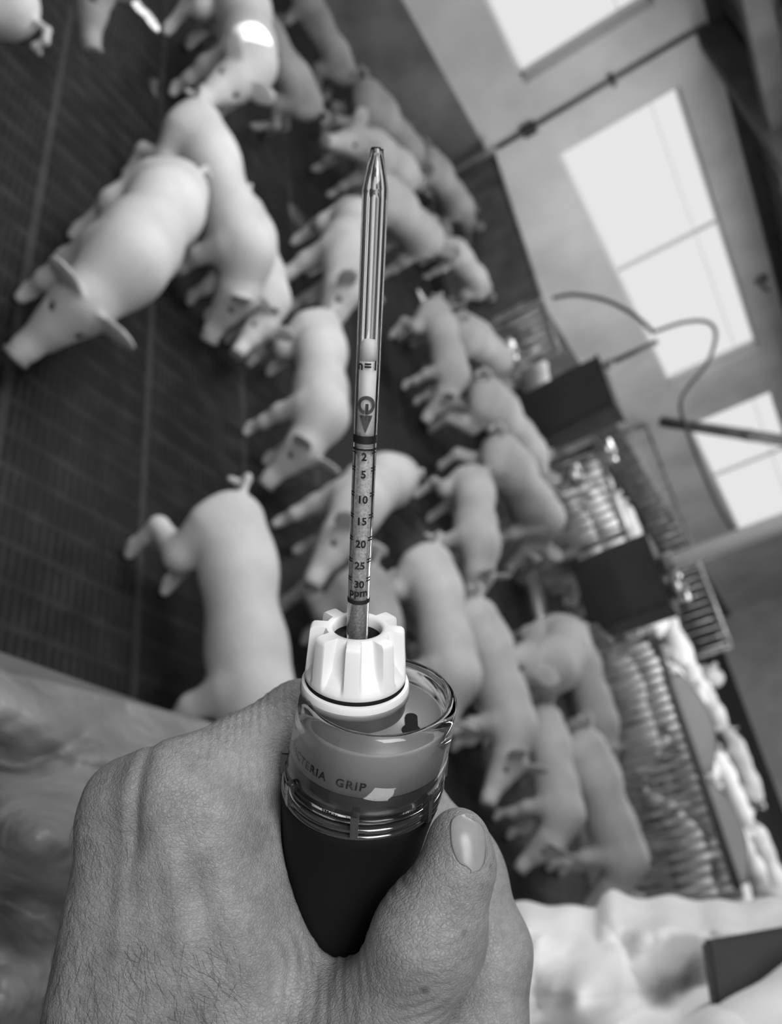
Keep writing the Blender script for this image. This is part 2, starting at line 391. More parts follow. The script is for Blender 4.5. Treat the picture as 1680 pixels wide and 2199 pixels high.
gate('pen_gate', .55, 2.16, .80, 'long barred steel gate nearest the camera, right of the pale pigs', barm=M_STEEL, rail=M_PANEL, step=.062)

def feeder(y0, y1, z0, z1, label, pipe_y, white):
    t = empty('pig_feeder', (DX, (y0+y1)/2, 0), label, 'feeder', 'feeders in the pen divider')
    bm = bmesh.new()                                    # hopper: wide top, narrow throat
    v = []
    for z, h in ((z1, .13), (z1-.26, .13), (z0, .08)):
        v.append([bm.verts.new(p) for p in ((DX-h, y0, z), (DX+h, y0, z), (DX+h, y1, z), (DX-h, y1, z))])
    for A, B in zip(v, v[1:]):
        for j in range(4): bm.faces.new((A[j], A[(j+1) % 4], B[(j+1) % 4], B[j]))
    bm.faces.new(v[0]); bm.faces.new(v[-1][::-1]); bmesh.ops.bevel(bm, geom=bm.edges[:], offset=.012, segments=2, affect='EDGES'); part(t, 'hopper', bm, M_DARKP)
    bm = bmesh.new(); box(bm, (DX-.14, y0-.01, z1-.01), (DX+.14, y1+.01, z1+.012), .005); part(t, 'lid', bm, M_DARKP)
    for y in (y0, y1):
        bm = bmesh.new(); box(bm, (DX-.18, y-.012, 0), (DX+.18, y+.012, z0+.08), .005); part(t, 'side_plate', bm, M_STEEL)
    bm = bmesh.new(); n = 10; prev = None                # trough
    for k in range(n+1):
        a = math.pi*k/n; c = [bm.verts.new((DX-.24*math.cos(a), yy, .20-.14*math.sin(a))) for yy in (y0+.02, y1-.02)]
        if prev: bm.faces.new((prev[0], c[0], c[1], prev[1]))
        prev = c
    bmesh.ops.solidify(bm, geom=bm.faces[:], thickness=.006); part(t, 'trough', bm, M_STEELB, True)
    bm = bmesh.new(); tube(bm, [(DX, pipe_y, z1+.02), (DX, pipe_y, ZC-.035 if white else 1.50)], .058 if white else .022, 16); part(t, 'drop_pipe', bm, M_WHITEP if white else M_PANEL, True)
    bm = bmesh.new(); tube(bm, [(DX, pipe_y, z1+.02), (DX, pipe_y, z1+.10)], .075 if white else .035, 16); part(t, 'pipe_collar', bm, M_STEEL, True)
    return t
feeder(3.90, 4.40, .36, 1.05, 'dark hopper feeder with a thin dark drop pipe, nearer the windows', 4.375, False)
feeder(2.26, 2.80, .40, .95, 'dark hopper feeder below the thick white drop pipe', 2.58, True)
# stainless drinker and a clutch of fittings beside the feeders
def drinker(loc, label, up=.18):
    t = empty('drinker_bowl', loc, label, 'drinker', 'bright metal drinker bowls'); L = Vector(loc)
    bm = lathe([(0, -.05), (.05, -.05), (.09, -.01), (.10, .05), (.095, .05), (.085, -.005), (.045, -.04), (0, -.04)], 28, closed=False); bm.transform(Matrix.Translation(L)); part(t, 'bowl', bm, M_STEELB, True)
    bm = bmesh.new(); tube(bm, [L+Vector((.05, 0, .0)), L+Vector((up*.5, 0, .01)), L+Vector((up, 0, .01))], .014); part(t, 'feed_pipe', bm, M_STEEL, True)
    bm = bmesh.new(); tube(bm, [L+Vector((.05, 0, .03)), L+Vector((.0, 0, .05))], .017); part(t, 'nipple', bm, M_STEELB, True)
drinker((5.12, 4.80, .42), 'bright drinker bowl left of the first dark feeder', .18)
drinker((5.16, 3.42, .62), 'bright drinker bowl on the barred gate between the feeders', .14)
drinker((5.42, 3.70, .86), 'small bright drinker bowl above the first feeder', -.12)
drinker((5.32, 2.40, 1.012), 'small bright drinker bowl beside the white drop pipe', .10)

# hoses and the slanting pipe
def hose(name, pts, r, label, m=M_HOSE, cat='hose', closed=False):
    bm = bmesh.new(); P = spline(pts); c = P[0]; tube(bm, [p-c for p in P], r, 10)
    o = link(name, bm_mesh(bm, name), m, None, True); o.location = c; return tag(o, label, cat)
hose('water_hose', [at_x(*q, 5.36) for q in ((1188, 640), (1235, 633), (1300, 645), (1360, 675), (1405, 715))], .017, 'dark hose arching from the gate rail up to the middle window')
hose('water_hose', [at_x(*q, 5.42) for q in ((1408, 712), (1470, 692), (1520, 692), (1538, 720), (1520, 780), (1480, 830), (1462, 870), (1478, 930), (1505, 1000), (1540, 1080), (1572, 1135))], .014, 'long dark hose looping across the middle window and hanging down to the white pipe')
t = empty('slanting_pipe', at_y(1430, 908, 6.7), 'thick grey slanting pipe with a collar crossing the farthest window', 'pipe')
a_, b_ = at_y(1420, 905, 6.7), at_y(1760, 958, 5.5)
bm = bmesh.new(); tube(bm, [a_, b_], .070, 16); part(t, 'pipe', bm, M_PANEL, True)
c_ = a_.lerp(b_, .56); bm = bmesh.new(); tube(bm, [c_, c_+(b_-a_).normalized()*.1], .075, 16); part(t, 'collar', bm, M_PANEL, True)

# translucent flap panels behind the long barred gate
def flap(y0, y1, z0, z1, bulge, label):
    bm = bmesh.new(); nu, nv = 16, 10; g = []
    for i in range(nu+1):
        u = i/nu; row = []
        for j in range(nv+1):
            v = j/nv; row.append(bm.verts.new((DX+.05+bulge*math.sin(math.pi*u)*(v), y0+(y1-y0)*u, z0+(z1-z0)*v*(.55+.45*math.sin(math.pi*u)))))
        g.append(row)
    for i in range(nu):
        for j in range(nv): bm.faces.new((g[i][j], g[i+1][j], g[i+1][j+1], g[i][j+1]))
    bmesh.ops.solidify(bm, geom=bm.faces[:], thickness=.004); me = bm_mesh(bm, 'plastic_flap'); me.transform(Matrix.Translation((-DX-.05, -y0, -z0)))
    o = link('plastic_flap', me, mat('pale_plastic_flap', .72, .35), None, True); o.location = (DX+.05, y0, z0); return tag(o, label, 'plastic flap')
flap(1.24, 1.88, .74, .94, .06, 'pale curved plastic flap standing on the far half of the long barred gate')
flap(.62, 1.20, .74, .90, .06, 'pale curved plastic flap standing on the near half of the long barred gate')

# ---- second divider and outer pens ----
gate('pen_gate', 3.8, 7.45, .82, 'distant barred gate under the farthest window', x=10.6, barm=M_STEEL, rail=M_STEEL, step=.12)

# ---- front pen wall under the observer ----
t = empty('front_pen_wall', (.0, .42, 0), 'solid grey pen wall along the lower left edge under the plastic sheet', 'pen wall')
bm = bmesh.new(); box(bm, (-1.2, .40, 0), (1.22, .45, .78), .008); part(t, 'panel', bm, M_PANEL)
bm = bmesh.new(); box(bm, (-1.2, .385, .76), (1.22, .465, .80), .008); part(t, 'cap_rail', bm, M_PANEL)
def sheet(name, dfun, px0, px1, py0, py1, edge, nu, nv, thick, m, label, cat, amp, seed, skew=0):
    """crumpled sheet: a real 3-D surface built between two depths; edge(px) gives the upper border"""
    rng = np.random.RandomState(seed); K = 26
    fr = [(rng.uniform(.25, 2.2), rng.uniform(0, math.pi), rng.uniform(0, 6.28)) for _ in range(K)]
    V = []
    for i in range(nu+1):
        px = px0+(px1-px0)*i/nu
        for j in range(nv+1):
            v = j/nv; py = edge(px)+(py1-edge(px))*v; d = dfun(px, py, v)
            u_, v_ = px/100.0, py/100.0; s = 0
            for f_, th, ph in fr:
                q = (math.cos(th)*u_+math.sin(th)*v_)*f_+ph; s += (1-2*abs(math.sin(q*.7)))*(1/(f_+.6))
            d += amp*s/5*min(1, v*5+.12); V.append(at_d(px, py, d))
    Fc = [(i*(nv+1)+j, (i+1)*(nv+1)+j, (i+1)*(nv+1)+j+1, i*(nv+1)+j+1) for i in range(nu) for j in range(nv)]
    c = V[(nu//2)*(nv+1)+nv//2]; me = bpy.data.meshes.new(name); me.from_pydata([v-c for v in V], [], Fc); me.update()
    b2 = bmesh.new(); b2.from_mesh(me); bmesh.ops.solidify(b2, geom=b2.faces[:], thickness=thick); b2.to_mesh(me); b2.free()
    o = link(name, me, m, None, True); o.location = c; return tag(o, label, cat)
def edgeL(px): return 1436+.250*px+ (px/440.0)**2*4
sheet('plastic_sheet', lambda px, py, v: .86+.30*max(px, 0)/600-.10*v, -120, 760, 0, 2330, edgeL, 110, 110, .002, M_TARP, 'grey crumpled plastic sheet draped over the pen wall at lower left', 'plastic sheet', .13, 3)
def edgeR(px):
    e = 1932+5*math.sin(px*.021)+4*math.sin(px*.06)
    return e-22*math.exp(-((px-1312)/26.0)**2)+(14 if px < 1290 else 0)
sheet('white_cloth', lambda px, py, v: 1.52-.42*v+.10*math.sin(px*.009+v*3), 960, 1790, 0, 2330, edgeR, 120, 80, .002, M_CLOTH, 'white crumpled cloth heaped at the lower right below the pigs', 'cloth', .30, 11)
# supporting wall below the cloth
t = empty('cloth_ledge', (2.2, .02, 0), 'low grey wall hidden under the heaped white cloth', 'pen wall')
bm = bmesh.new(); box(bm, (1.3, -.05, 0), (2.6, .03, .62), .01); part(t, 'ledge_panel', bm, M_PANEL)
# dark flat case on the cloth, and the rounded cloth bundle in front of it
p = [at_d(*q) for q in ((1518, 2018, 1.02), (1700, 1986, 1.04), (1730, 2230, .98), (1548, 2215, .97))]
nn = (p[1]-p[0]).cross(p[3]-p[0]).normalized(); nn = nn if nn.dot(FWD) > 0 else -nn
bm = bmesh.new(); A = [bm.verts.new(v-p[0]) for v in p]; B = [bm.verts.new(v-p[0]+nn*.02) for v in p]
bm.faces.new(A); bm.faces.new(B[::-1])
for k in range(4): bm.faces.new((A[k], A[(k+1) % 4], B[(k+1) % 4], B[k]))
bmesh.ops.bevel(bm, geom=bm.edges[:], offset=.004, segments=2, affect='EDGES')
o = link('flat_case', bm_mesh(bm, 'flat_case'), M_BLACK); o.location = p[0]; tag(o, 'black flat case lying on the white cloth at the right edge', 'case')
c = at_d(1700, 2290, .92)
me = sdf_mesh([('c', at_d(1500, 2390, .93)-c, at_d(1640, 2290, .93)-c, .060, .062, .03), ('c', at_d(1640, 2290, .93)-c, at_d(1790, 2190, .95)-c, .062, .070, .03)], .005, 'cloth_bundle')
o = link('cloth_bundle', me, M_CLOTH); o.location = c; tag(o, 'rounded white cloth bundle in the bottom right corner', 'cloth')

# ================================================================== PIGS
def pig_mesh(name, hy=0.0, hp=0.0, bend=0.0, ph=0.0, lying=False):
    """x forward, z up, rump to snout about 1 m; hy/hp: head yaw/pitch, bend: trunk curve, ph: leg stride"""
    def sp(x, z, y=0): return (x, y+bend*(x+.1)**2*1.2, z)
    k = .05; P = []
    P.append(('c', sp(-.38, .385), sp(-.22, .39), .108, .112, k))
    P.append(('c', sp(-.24, .385), sp(.06, .375), .112, .114, .06))
    P.append(('c', sp(.04, .38), sp(.22, .385), .113, .104, .06))
    s = np.array(sp(.20, .395))
    hd = np.array([math.cos(hy)*math.cos(hp), math.sin(hy)*math.cos(hp), -math.sin(hp)])
    sd = np.array([-math.sin(hy), math.cos(hy), 0]); up = np.cross(hd, sd)
    n1 = s+np.array([.09, 0, 0])*.7+hd*.05; h1 = n1+hd*.09; 
    P.append(('c', s, h1, .100, .080, .06))
    P.append(('c', h1, h1+hd*.08-up*.012, .076, .056, .04))
    sn = h1+hd*.185-up*.030
    P.append(('c', h1+hd*.06-up*.015, sn, .058, .036, .03))
    P.append(('c', sn, sn+hd*.012, .039, .037, .008))
    P.append(('c', h1-up*.04, sn-up*.012, .045, .026, .03))                # jaw
    for sgn in (-1, 1):
        e0 = h1+sd*sgn*.055+up*.062-hd*.005; tip = e0+sd*sgn*.072+up*.055-hd*.015
        ax = (tip-e0)/np.linalg.norm(tip-e0); nrm = np.cross(ax, sd*0+up+hd*.8); nrm = hd*.9+up*.35; nrm -= ax*(nrm@ax); nrm /= np.linalg.norm(nrm); wd = np.cross(ax, nrm)
        P.append(('e', (e0+tip)/2, (.072, .047, .0095), [ax, wd, nrm], .016))
        fs = sgn*ph
        hx = sp(-.36, .33)
        hz = 0.0
        k0 = np.array([hx[0], hx[1]+sgn*.065, .34]); k1 = np.array([hx[0]+.075+fs*.03, hx[1]+sgn*.085, .235]); k2 = np.array([hx[0]-.045+fs*.06, hx[1]+sgn*.080, .155]); k3 = np.array([hx[0]-.01+fs*.08, hx[1]+sgn*.078, .045])
        P += [('c', k0, k1, .074, .048, .05), ('c', k1, k2, .050, .033, .03), ('c', k2, k3, .032, .023, .02), ('c', k3, k3+np.array([.022, 0, -.025]), .026, .020, .012)]
        fx = sp(.17, .33); f0 = np.array([fx[0], fx[1]+sgn*.062, .33]); f1 = np.array([fx[0]-.01-fs*.03, fx[1]+sgn*.078, .215]); f2 = np.array([fx[0]+.01-fs*.06, fx[1]+sgn*.075, .12]); f3 = np.array([fx[0]-.0-fs*.07, fx[1]+sgn*.073, .045])
        P += [('c', f0, f1, .062, .038, .04), ('c', f1, f2, .038, .029, .025), ('c', f2, f3, .028, .022, .02), ('c', f3, f3+np.array([.02, 0, -.025]), .025, .020, .012)]
        P.append(('c', h1+hd*.06+sd*sgn*.045+up*.03, h1+hd*.065+sd*sgn*.052+up*.032, .012, .010, -.012))   # eye socket
        P.append(('c', sn+hd*.055+sd*sgn*.013+up*.004, sn+hd*.040+sd*sgn*.013+up*.004, .007, .007, -.004))
    r = np.array(sp(-.49, .44)); tl = [r+np.array([.03, 0, 0]), r+np.array([-.025, .012, .025]), r+np.array([-.05, .035, .01]), r+np.array([-.045, .04, -.03]), r+np.array([-.06, .01, -.045])]
    for a, b in zip(tl, tl[1:]): P.append(('c', a, b, .013, .010, .012))
    me = sdf_mesh(P, .0085, name)
    if lying:
        me.transform(Matrix.Translation((0, 0, .14)) @ Matrix.Rotation(math.radians(82), 4, 'X') @ Matrix.Translation((0, 0, -.385)))
    eyes = [h1+hd*.062+sd*sg*.047+up*.031 for sg in (-1, 1)]
    if lying:
        Mx = Matrix.Translation((0, 0, .14)) @ Matrix.Rotation(math.radians(82), 4, 'X') @ Matrix.Translation((0, 0, -.385)); eyes = [np.array(Mx @ Vector(e)) for e in eyes]
        dd = np.array(Mx.to_3x3() @ Vector(hd)); s2 = np.array(Mx @ Vector(sn))
    else: dd, s2 = hd, sn
    return me, eyes, s2, dd
VAR = {k: pig_mesh('pig_body_'+k, **a) for k, a in dict(
    plain=dict(hp=.30, ph=.6), low=dict(hp=.95, ph=-.5), turnl=dict(hp=.45, hy=.6, bend=.25, ph=.4), turnr=dict(hp=.45, hy=-.6, bend=-.25, ph=-.6),
    high=dict(hp=-.05, ph=1.0), lying=dict(hp=.35, ph=.8, lying=True)).items()}
bm = bmesh.new(); bmesh.ops.create_uvsphere(bm, u_segments=14, v_segments=10, radius=.011); EYE = bm_mesh(bm, 'pig_eye')
for p_ in EYE.polygons: p_.use_smooth = True
EYE.materials.append(M_EYE)
def snout_disc(sn, dd):
    bm = lathe([(0, -.012), (.036, -.012), (.041, -.004), (.040, .004), (.034, .008), (0, .008)], 24, closed=False)
    bm.transform(Matrix.Translation(Vector(sn)+Vector(dd)*.040) @ Vector(dd).to_track_quat('Z', 'Y').to_matrix().to_4x4()); return bm
M_SNOUT = mat('snout_skin', .38, .45, noise=(20, .8, 1.1))
PROTO = {}
def pig(rump, snout, label, var='plain', m=None, rz=.38, sz=.30, lo=.88, girth=1.0, anchor='rump', group='pigs in the near pen'):
    sn = VAR[var][2]; lv = Vector((float(sn[0])+.46, float(sn[1]), 0)); k = .9
    for _ in range(3):      # rump and snout of this pose are laid through the two sighted points
        a = at_z(rump[0], rump[1], .45*k); b = at_z(snout[0], snout[1], max(float(sn[2])*k, .03)); d = b-a; d.z = 0
        k = min(max(d.length/lv.length, lo), 1.08)
    s = k; yaw = math.atan2(d.y, d.x)-math.atan2(lv.y, lv.x); u = Vector((math.cos(yaw), math.sin(yaw), 0)); c = a+u*(.46*s)
    if anchor == 'snout': c = c+(d-d.normalized()*lv.length*s)
    return pig_at(c.x, c.y, yaw, s, label, var, m or M_PIG, group, girth)
def pig_at(x, y, yaw, s, label, var, mm, group, girth=1.0):
    me, eyes, sn, dd = VAR[var]; key = (var, mm.name)
    o = empty('pig', (x, y, 0), label, 'pig', group); o.rotation_euler = (0, 0, yaw); o.scale = (s, s*girth, s*(.4+.6*girth))
    if key not in PROTO:
        me2 = me.copy(); b_ = link('body', me2, mm, o, True)
        es = []
        for e in eyes:
            eo = bpy.data.objects.new('eye', EYE); COL.objects.link(eo); eo.parent = o; eo.location = Vector(e); es.append(eo)
        sd_ = link('snout_disc', bm_mesh(snout_disc(sn, dd), 'snout_disc'), M_SNOUT, o, True)
        PROTO[key] = [b_]+es+[sd_]
    else:
        for ch in PROTO[key]:
            c2 = ch.copy(); COL.objects.link(c2); c2.parent = o
    return o
PIGS = [
 ((400, 388), (52, 750), 'pale pig facing lower left, the leftmost pig, seen from above with both ears out', 'low', None),
 ((445, 230), (470, 718), 'long pale pig heading down the slats, right beside the leftmost pig', 'low', None),
 ((575, 452), (545, 780), 'smaller pale pig with its tail up, third from the left, beside the long pale pig', 'turnr', None),
 ((530, -50), (428, 222), 'pale pig at the top with a bright sun patch on its back', 'turnr', None),
 ((75, 35), (-200, -180), 'pale pig cut off by the top left corner', 'plain', None),
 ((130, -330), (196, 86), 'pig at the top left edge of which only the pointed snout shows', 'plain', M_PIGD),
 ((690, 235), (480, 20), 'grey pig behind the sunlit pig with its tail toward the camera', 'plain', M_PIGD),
 ((765, 170), (600, -40), 'dark shaded pig close to the wall at the top', 'plain', M_PIGD),
 ((795, 180), (895, 400), 'dark shaded pig against the wall above the tip of the glass tube', 'turnl', M_PIGD),
 ((895, 372), (690, 290), 'pale pig with bright rump right behind the tip of the glass tube', 'plain', None),
 ((800, 440), (700, 745), 'pale pig behind the upper glass tube, its legs stretched to the left', 'turnl', None),
 ((835, 392), (975, 600), 'pale pig just right of the upper glass tube with raised ears', 'turnl', None),
 ((930, 335), (1005, 525), 'dark shaded pig by the corrugated gate', 'plain', M_PIGD),
 ((1060, 625), (930, 545), 'pale pig by the corrugated gate, only its round rump lit', 'turnl', None),
 ((965, 665), (922, 850), 'pale pig facing the camera right of the glass tube, ears hanging', 'low', None),
 ((1005, 683), (1140, 930), 'pale pig along the gate right behind the pig that faces the camera', 'low', None),
 ((722, 712), (598, 960), 'pale pig left of the printed part of the tube, snout on the slats', 'low', None),
 ((842, 930), (628, 1160), 'bright pale pig with curly tail crossing behind the tube numbers', 'turnl', None),
 ((525, 1062), (500, 1660), 'large pale pig standing left of the white knob, its head behind the hand', 'plain', None),
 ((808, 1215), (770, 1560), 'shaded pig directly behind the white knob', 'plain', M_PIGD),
 ((930, 1175), (870, 1560), 'pale pig just right of the white knob seen from behind', 'low', None),
 ((1025, 1008), (1000, 1295), 'pale pig in the middle of the row, rump lit, ears spread', 'turnl', None),
 ((1072, 958), (1082, 1190), 'pale pig behind the lit rump in the middle of the row', 'low', None),
 ((1090, 885), (1180, 1110), 'pale pig against the divider between the feeders, upper of two in line', 'plain', None),
 ((1170, 1062), (1225, 1330), 'pale pig against the divider with a dark face, lower of two in line', 'low', None),
 ((1030, 1290), (985, 1450), 'pale pig with a dark eye patch right of the white knob', 'turnr', None),
 ((1232, 1400), (1035, 1465), 'pale pig lying crosswise in front of the second feeder', 'turnr', None),
 ((1270, 1385), (1300, 1640), 'pale pig along the long barred gate behind the crosswise pig', 'plain', None),
 ((1165, 1490), (1108, 1800), 'pale pig facing the camera near the thumb with dark ear hollow', 'low', None),
 ((1262, 1572), (1260, 1960), 'pale pig beside the long barred gate reaching the white cloth', 'low', None),
]
for n_, (r_, s_, lab, v_, m_) in enumerate(PIGS): pig(r_, s_, lab, v_, m_, lo=.72 if lab.startswith('smaller') else .88 if n_ < 20 else .80 if 'near the thumb' in lab or 'behind the lit' in lab else .86, girth=1.12 if n_ >= 20 else 1.0, anchor='snout' if 'only the pointed' in lab else 'rump')
FAR = [
 (5.1, 2.75, 1.9, 'bright far pig right of the gate between the feeders', 'plain'), (5.9, 3.5, 2.8, 'far pig under the slanting pipe', 'turnl'),
 (6.6, 3.9, -1.2, 'far pig left of the distant barred gate', 'turnr'), (5.7, 2.55, .4, 'far pig directly behind the gate between the feeders', 'low'),
 (5.1, 4.3, 1.3, 'far pig seen behind the first dark feeder', 'plain'), (6.5, 4.9, .9, 'far pig below the long dark hose', 'turnl'),
 (5.0, 1.55, -1.7, 'far pig close behind the upper end of the long barred gate', 'low'), (5.35, .75, 1.2, 'far pig close behind the lower end of the long barred gate', 'turnl'),
 (6.0, 1.45, 2.0, 'far pig behind the upper plastic flap', 'plain'), (6.6, .75, -2.2, 'far pig behind the lower plastic flap, head down', 'low'),
 (7.0, 1.75, -1.4, 'far pig at the right edge, middle of the huddle', 'turnl'), (7.5, 1.1, 2.6, 'far pig at the right edge near the white cloth', 'turnr'),
 (7.7, 2.3, .5, 'far pig at the right edge, topmost of the huddle', 'plain'), (6.2, 2.15, 3.0, 'far pig right of the second feeder, face toward the camera', 'low'),
 (8.1, 1.6, -1.0, 'far pig against the second divider at the right edge', 'plain'), (6.9, 2.8, -2.6, 'far pig between the white pipe and the second feeder', 'turnr'),
 (7.8, 3.1, 1.5, 'distant pig below the end of the white pipe', 'plain'), (7.4, 4.0, 2.2, 'distant pig under the farthest window', 'turnr'),
 (8.6, 2.6, 2.7, 'distant pig standing crosswise at the right edge above the huddle', 'plain'), (8.9, 1.2, 1.9, 'distant pig lowest at the right edge behind the huddle', 'turnl'),
 (6.3, 3.0, 1.2, 'far pig behind the pipe collar of the second feeder', 'plain'), (5.9, 1.95, -1.5, 'far pig close behind the top end of the upper plastic flap', 'turnr'),
 (9.7, 2.2, 1.8, 'distant pig beyond the second divider, lower one', 'plain'), (9.9, 3.2, .2, 'distant pig beyond the second divider, upper one', 'turnl'),
 (8.0, 2.75, -1.2, 'distant pig just under the far end of the second feeder, side on', 'plain'), (7.1, 2.3, 2.2, 'far pig between the upper plastic flap and the second feeder', 'turnl'),
]
for x_, y_, a_, lab, v_ in FAR: pig_at(x_*1.13+.22, y_*1.18, a_, 1.0, lab, v_, M_PIG, 'pigs beyond the divider')

# let the herd stand side by side: push trunks apart where two of them would share the same space
PG = [o for o in bpy.data.objects if o.get('category') == 'pig']
def trunk(o):
    u = Vector((math.cos(o.rotation_euler.z), math.sin(o.rotation_euler.z))); c = o.location.xy; s = o.scale[0]
    return [c+u*(t*s) for t in (-.38, -.24, -.10, .04, .18, .32, .44)], .118*s
for it in range(60):
    for i_, A_ in enumerate(PG):
        for B_ in PG[i_+1:]:
            if (A_.location-B_.location).length > 1.1: continue
            pa, ra = trunk(A_); pb, rb = trunk(B_); best = None
            for p_ in pa:
                for q_ in pb:
                    d_ = (p_-q_).length
                    if best is None or d_ < best[0]: best = (d_, p_-q_)
            pen = ra+rb-best[0]
            if pen > 0:
                n2 = best[1].normalized() if best[0] > 1e-4 else Vector((1, 0)); mv = n2*min(pen*.35, .02)
                A_.location.x += mv.x; A_.location.y += mv.y; B_.location.x -= mv.x; B_.location.y -= mv.y
    for o in PG:        # stay on your own side of the divider
        pts, r_ = trunk(o)
        if o['group'] == 'pigs in the near pen':
            m_ = max(p.x for p in pts)+r_+.06; lim = 5.24 if not (2.2 < o.location.y < 4.5) else 5.12
            if m_ > lim: o.location.x -= (m_-lim)*.6
            m_ = max(p.y for p in pts)+r_+.05
            if m_ > 7.48: o.location.y -= m_-7.48
        else:
            m_ = min(p.x for p in pts)-r_-.06
            if m_ < 5.38 and o.location.x < 8: o.location.x += (5.38-m_)*.6
            if o.location.x < 10.6:
                m_ = max(p.x for p in pts)+r_+.08
                if m_ > 10.55: o.location.x -= m_-10.55

# ================================================================== GAS DETECTOR (in its own frame: z along the tube)
def cs(px, py, d): return np.array([(px-840)/F_PX*d, (py-1099.5)/F_PX*d, d])
def c2w(v): return CAM + CX*float(v[0]) - CY*float(v[1]) + FWD*float(v[2])
B0 = cs(768, 1345, .268); T0 = cs(810, 318, .2196)
ez = (T0-B0); TL = np.linalg.norm(ez); ez = ez/TL
ex = np.array([1., 0, 0]); ex = ex-ez*(ex@ez); ex /= np.linalg.norm(ex)
ey = np.cross(ez, ex); ey = ey if ey[2] > 0 else -ey
def dirw(v): return CX*float(v[0]) - CY*float(v[1]) + FWD*float(v[2])
wx, wy, wz = dirw(ex), dirw(ey), dirw(ez)
if wx.cross(wy).dot(wz) < 0: print('WARNING left-handed device frame')
DM = Matrix(((wx.x, wy.x, wz.x, 0), (wx.y, wy.y, wz.y, 0), (wx.z, wy.z, wz.z, 0), (0, 0, 0, 1))); DM.translation = c2w(B0)
def dpart(parent, name, bm, m, smooth=True, label=None):
    me = bm_mesh(bm, name) if not isinstance(bm, bpy.types.Mesh) else bm
    o = link(name, me, m, parent, smooth)
    if label: o['label'] = label
    return o
def autosmooth(o, ang=40):
    bpy.context.view_layer.objects.active = o; me = o.data
    me.set_sharp_from_angle(angle=math.radians(ang))
pump = empty('gas_detector_pump', (0, 0, 0), 'black hand pump with clear head and white ribbed knob gripped in the hand', 'gas detector'); pump.matrix_world = DM
bcx = lambda z: (.0078+.12*(z+.024), -.004)
# knob with eight lobes
bm = bmesh.new(); NS = 256; rings = []
prof = [(.0078, -.0045), (.0078, -.001), (.0083, -.0002), (.0092, 0), (.0142, 0), (.0150, -.0006), (.01525, -.0016), (.0156, -.006), (.0160, -.0105), (.0163, -.0145), (.01645, -.0160), (.0165, -.0175), (.0160, -.0182), (.0120, -.0182)]
for r, z in prof:
    row = []
    for k in range(NS):
        a = 2*math.pi*k/NS; ph_ = ((a-math.radians(-93))/(2*math.pi)*8) % 1; q = abs(ph_-.5)*2      # q=1 on a lobe, 0 in a groove
        gmask = 1-max(0, min(1, (q-.42)/.22)); gmask = gmask*gmask*(3-2*gmask)
        fade = max(0, min(1, (z+.0152)/.0018)); fade = fade*fade*(3-2*fade)
        rr = r
        if r > .0099: rr = r - gmask*fade*min(r-.0100, .0030+.0018*max(0, min(1, 1+z/.014))) if r > .0100 else r
        row.append(bm.verts.new((rr*math.cos(a), rr*math.sin(a), z)))
    rings.append(row)
for A, B in zip(rings, rings[1:]):
    for k in range(NS): bm.faces.new((A[k], A[(k+1) % NS], B[(k+1) % NS], B[k]))
A, B = rings[-1], rings[0]
for k in range(NS): bm.faces.new((A[k], A[(k+1) % NS], B[(k+1) % NS], B[k]))
kn = dpart(pump, 'ribbed_knob', bm, M_CAP, True, 'white ribbed knob'); autosmooth(kn, 50)
dpart(pump, 'rubber_inlet', lathe([(.0036, -.0125), (.0036, -.0042), (.0042, -.0036), (.0078, -.0036), (.0078, -.0125)], 64), M_RUB, True, 'black rubber inlet')
o = dpart(pump, 'knob_seal', lathe([(.010, -.0215), (.010, -.0178), (.0164, -.0178), (.0164, -.0192), (.0158, -.0215)], 96), M_RUB)
o = dpart(pump, 'collar_ring', lathe([(.012, -.0218), (.012, -.0192), (.0168, -.0192), (.0174, -.0195), (.0177, -.0202), (.0177, -.0218)], 96), M_RING, True, 'white ring under the knob'); autosmooth(o, 35)
dpart(pump, 'collar_base', lathe([(.010, -.0300), (.010, -.0218), (.0178, -.0218), (.0180, -.0222), (.0179, -.0238), (.0172, -.0240), (.0168, -.0300)], 96), M_GREY)
# clear housing (thick wall, rounded shoulder), rim rings
hp_ = []
for r, z in [(.0232, -.0500), (.0236, -.0300), (.0234, -.0262), (.0225, -.0240), (.0222, -.0226), (.0230, -.0215), (.0243, -.0218), (.0254, -.0232), (.0258, -.0255), (.0260, -.0300), (.0262, -.0400), (.0264, -.0450), (.0266, -.0500)]: hp_.append((r, z))
dpart(pump, 'clear_housing', lathe(hp_, 128, bcx), M_ACRYL)
for zz, rr in ((-.0512, .0270), (-.0545, .0273), (-.0572, .0272)):
    pr = [(rr-.0022+.0014*math.cos(a)+.0008, zz+.0011*math.sin(a)) for a in np.linspace(0, 2*math.pi, 13)[:-1]]
    dpart(pump, 'rim_ring', lathe(pr, 128, bcx), M_ACRYL if zz > -.052 else mat('glossy_dark_acrylic', .025, .08, spec=.9, coat=1))
# inner drum with the label band
dpart(pump, 'label_band', lathe([(.0205, -.0442), (.0205, -.0292), (.0222, -.0292), (.0224, -.0300), (.0224, -.0442)], 128, bcx), M_LABEL)
dpart(pump, 'top_plate', lathe([(0, -.0305), (.0215, -.0305), (.0215, -.0290), (0, -.0290)], 96, bcx, closed=False), M_GREY)
dpart(pump, 'inner_drum', lathe([(0, -.0600), (.0226, -.0600), (.0226, -.0443), (0, -.0443)], 128, bcx, closed=False), M_DRUM, False)
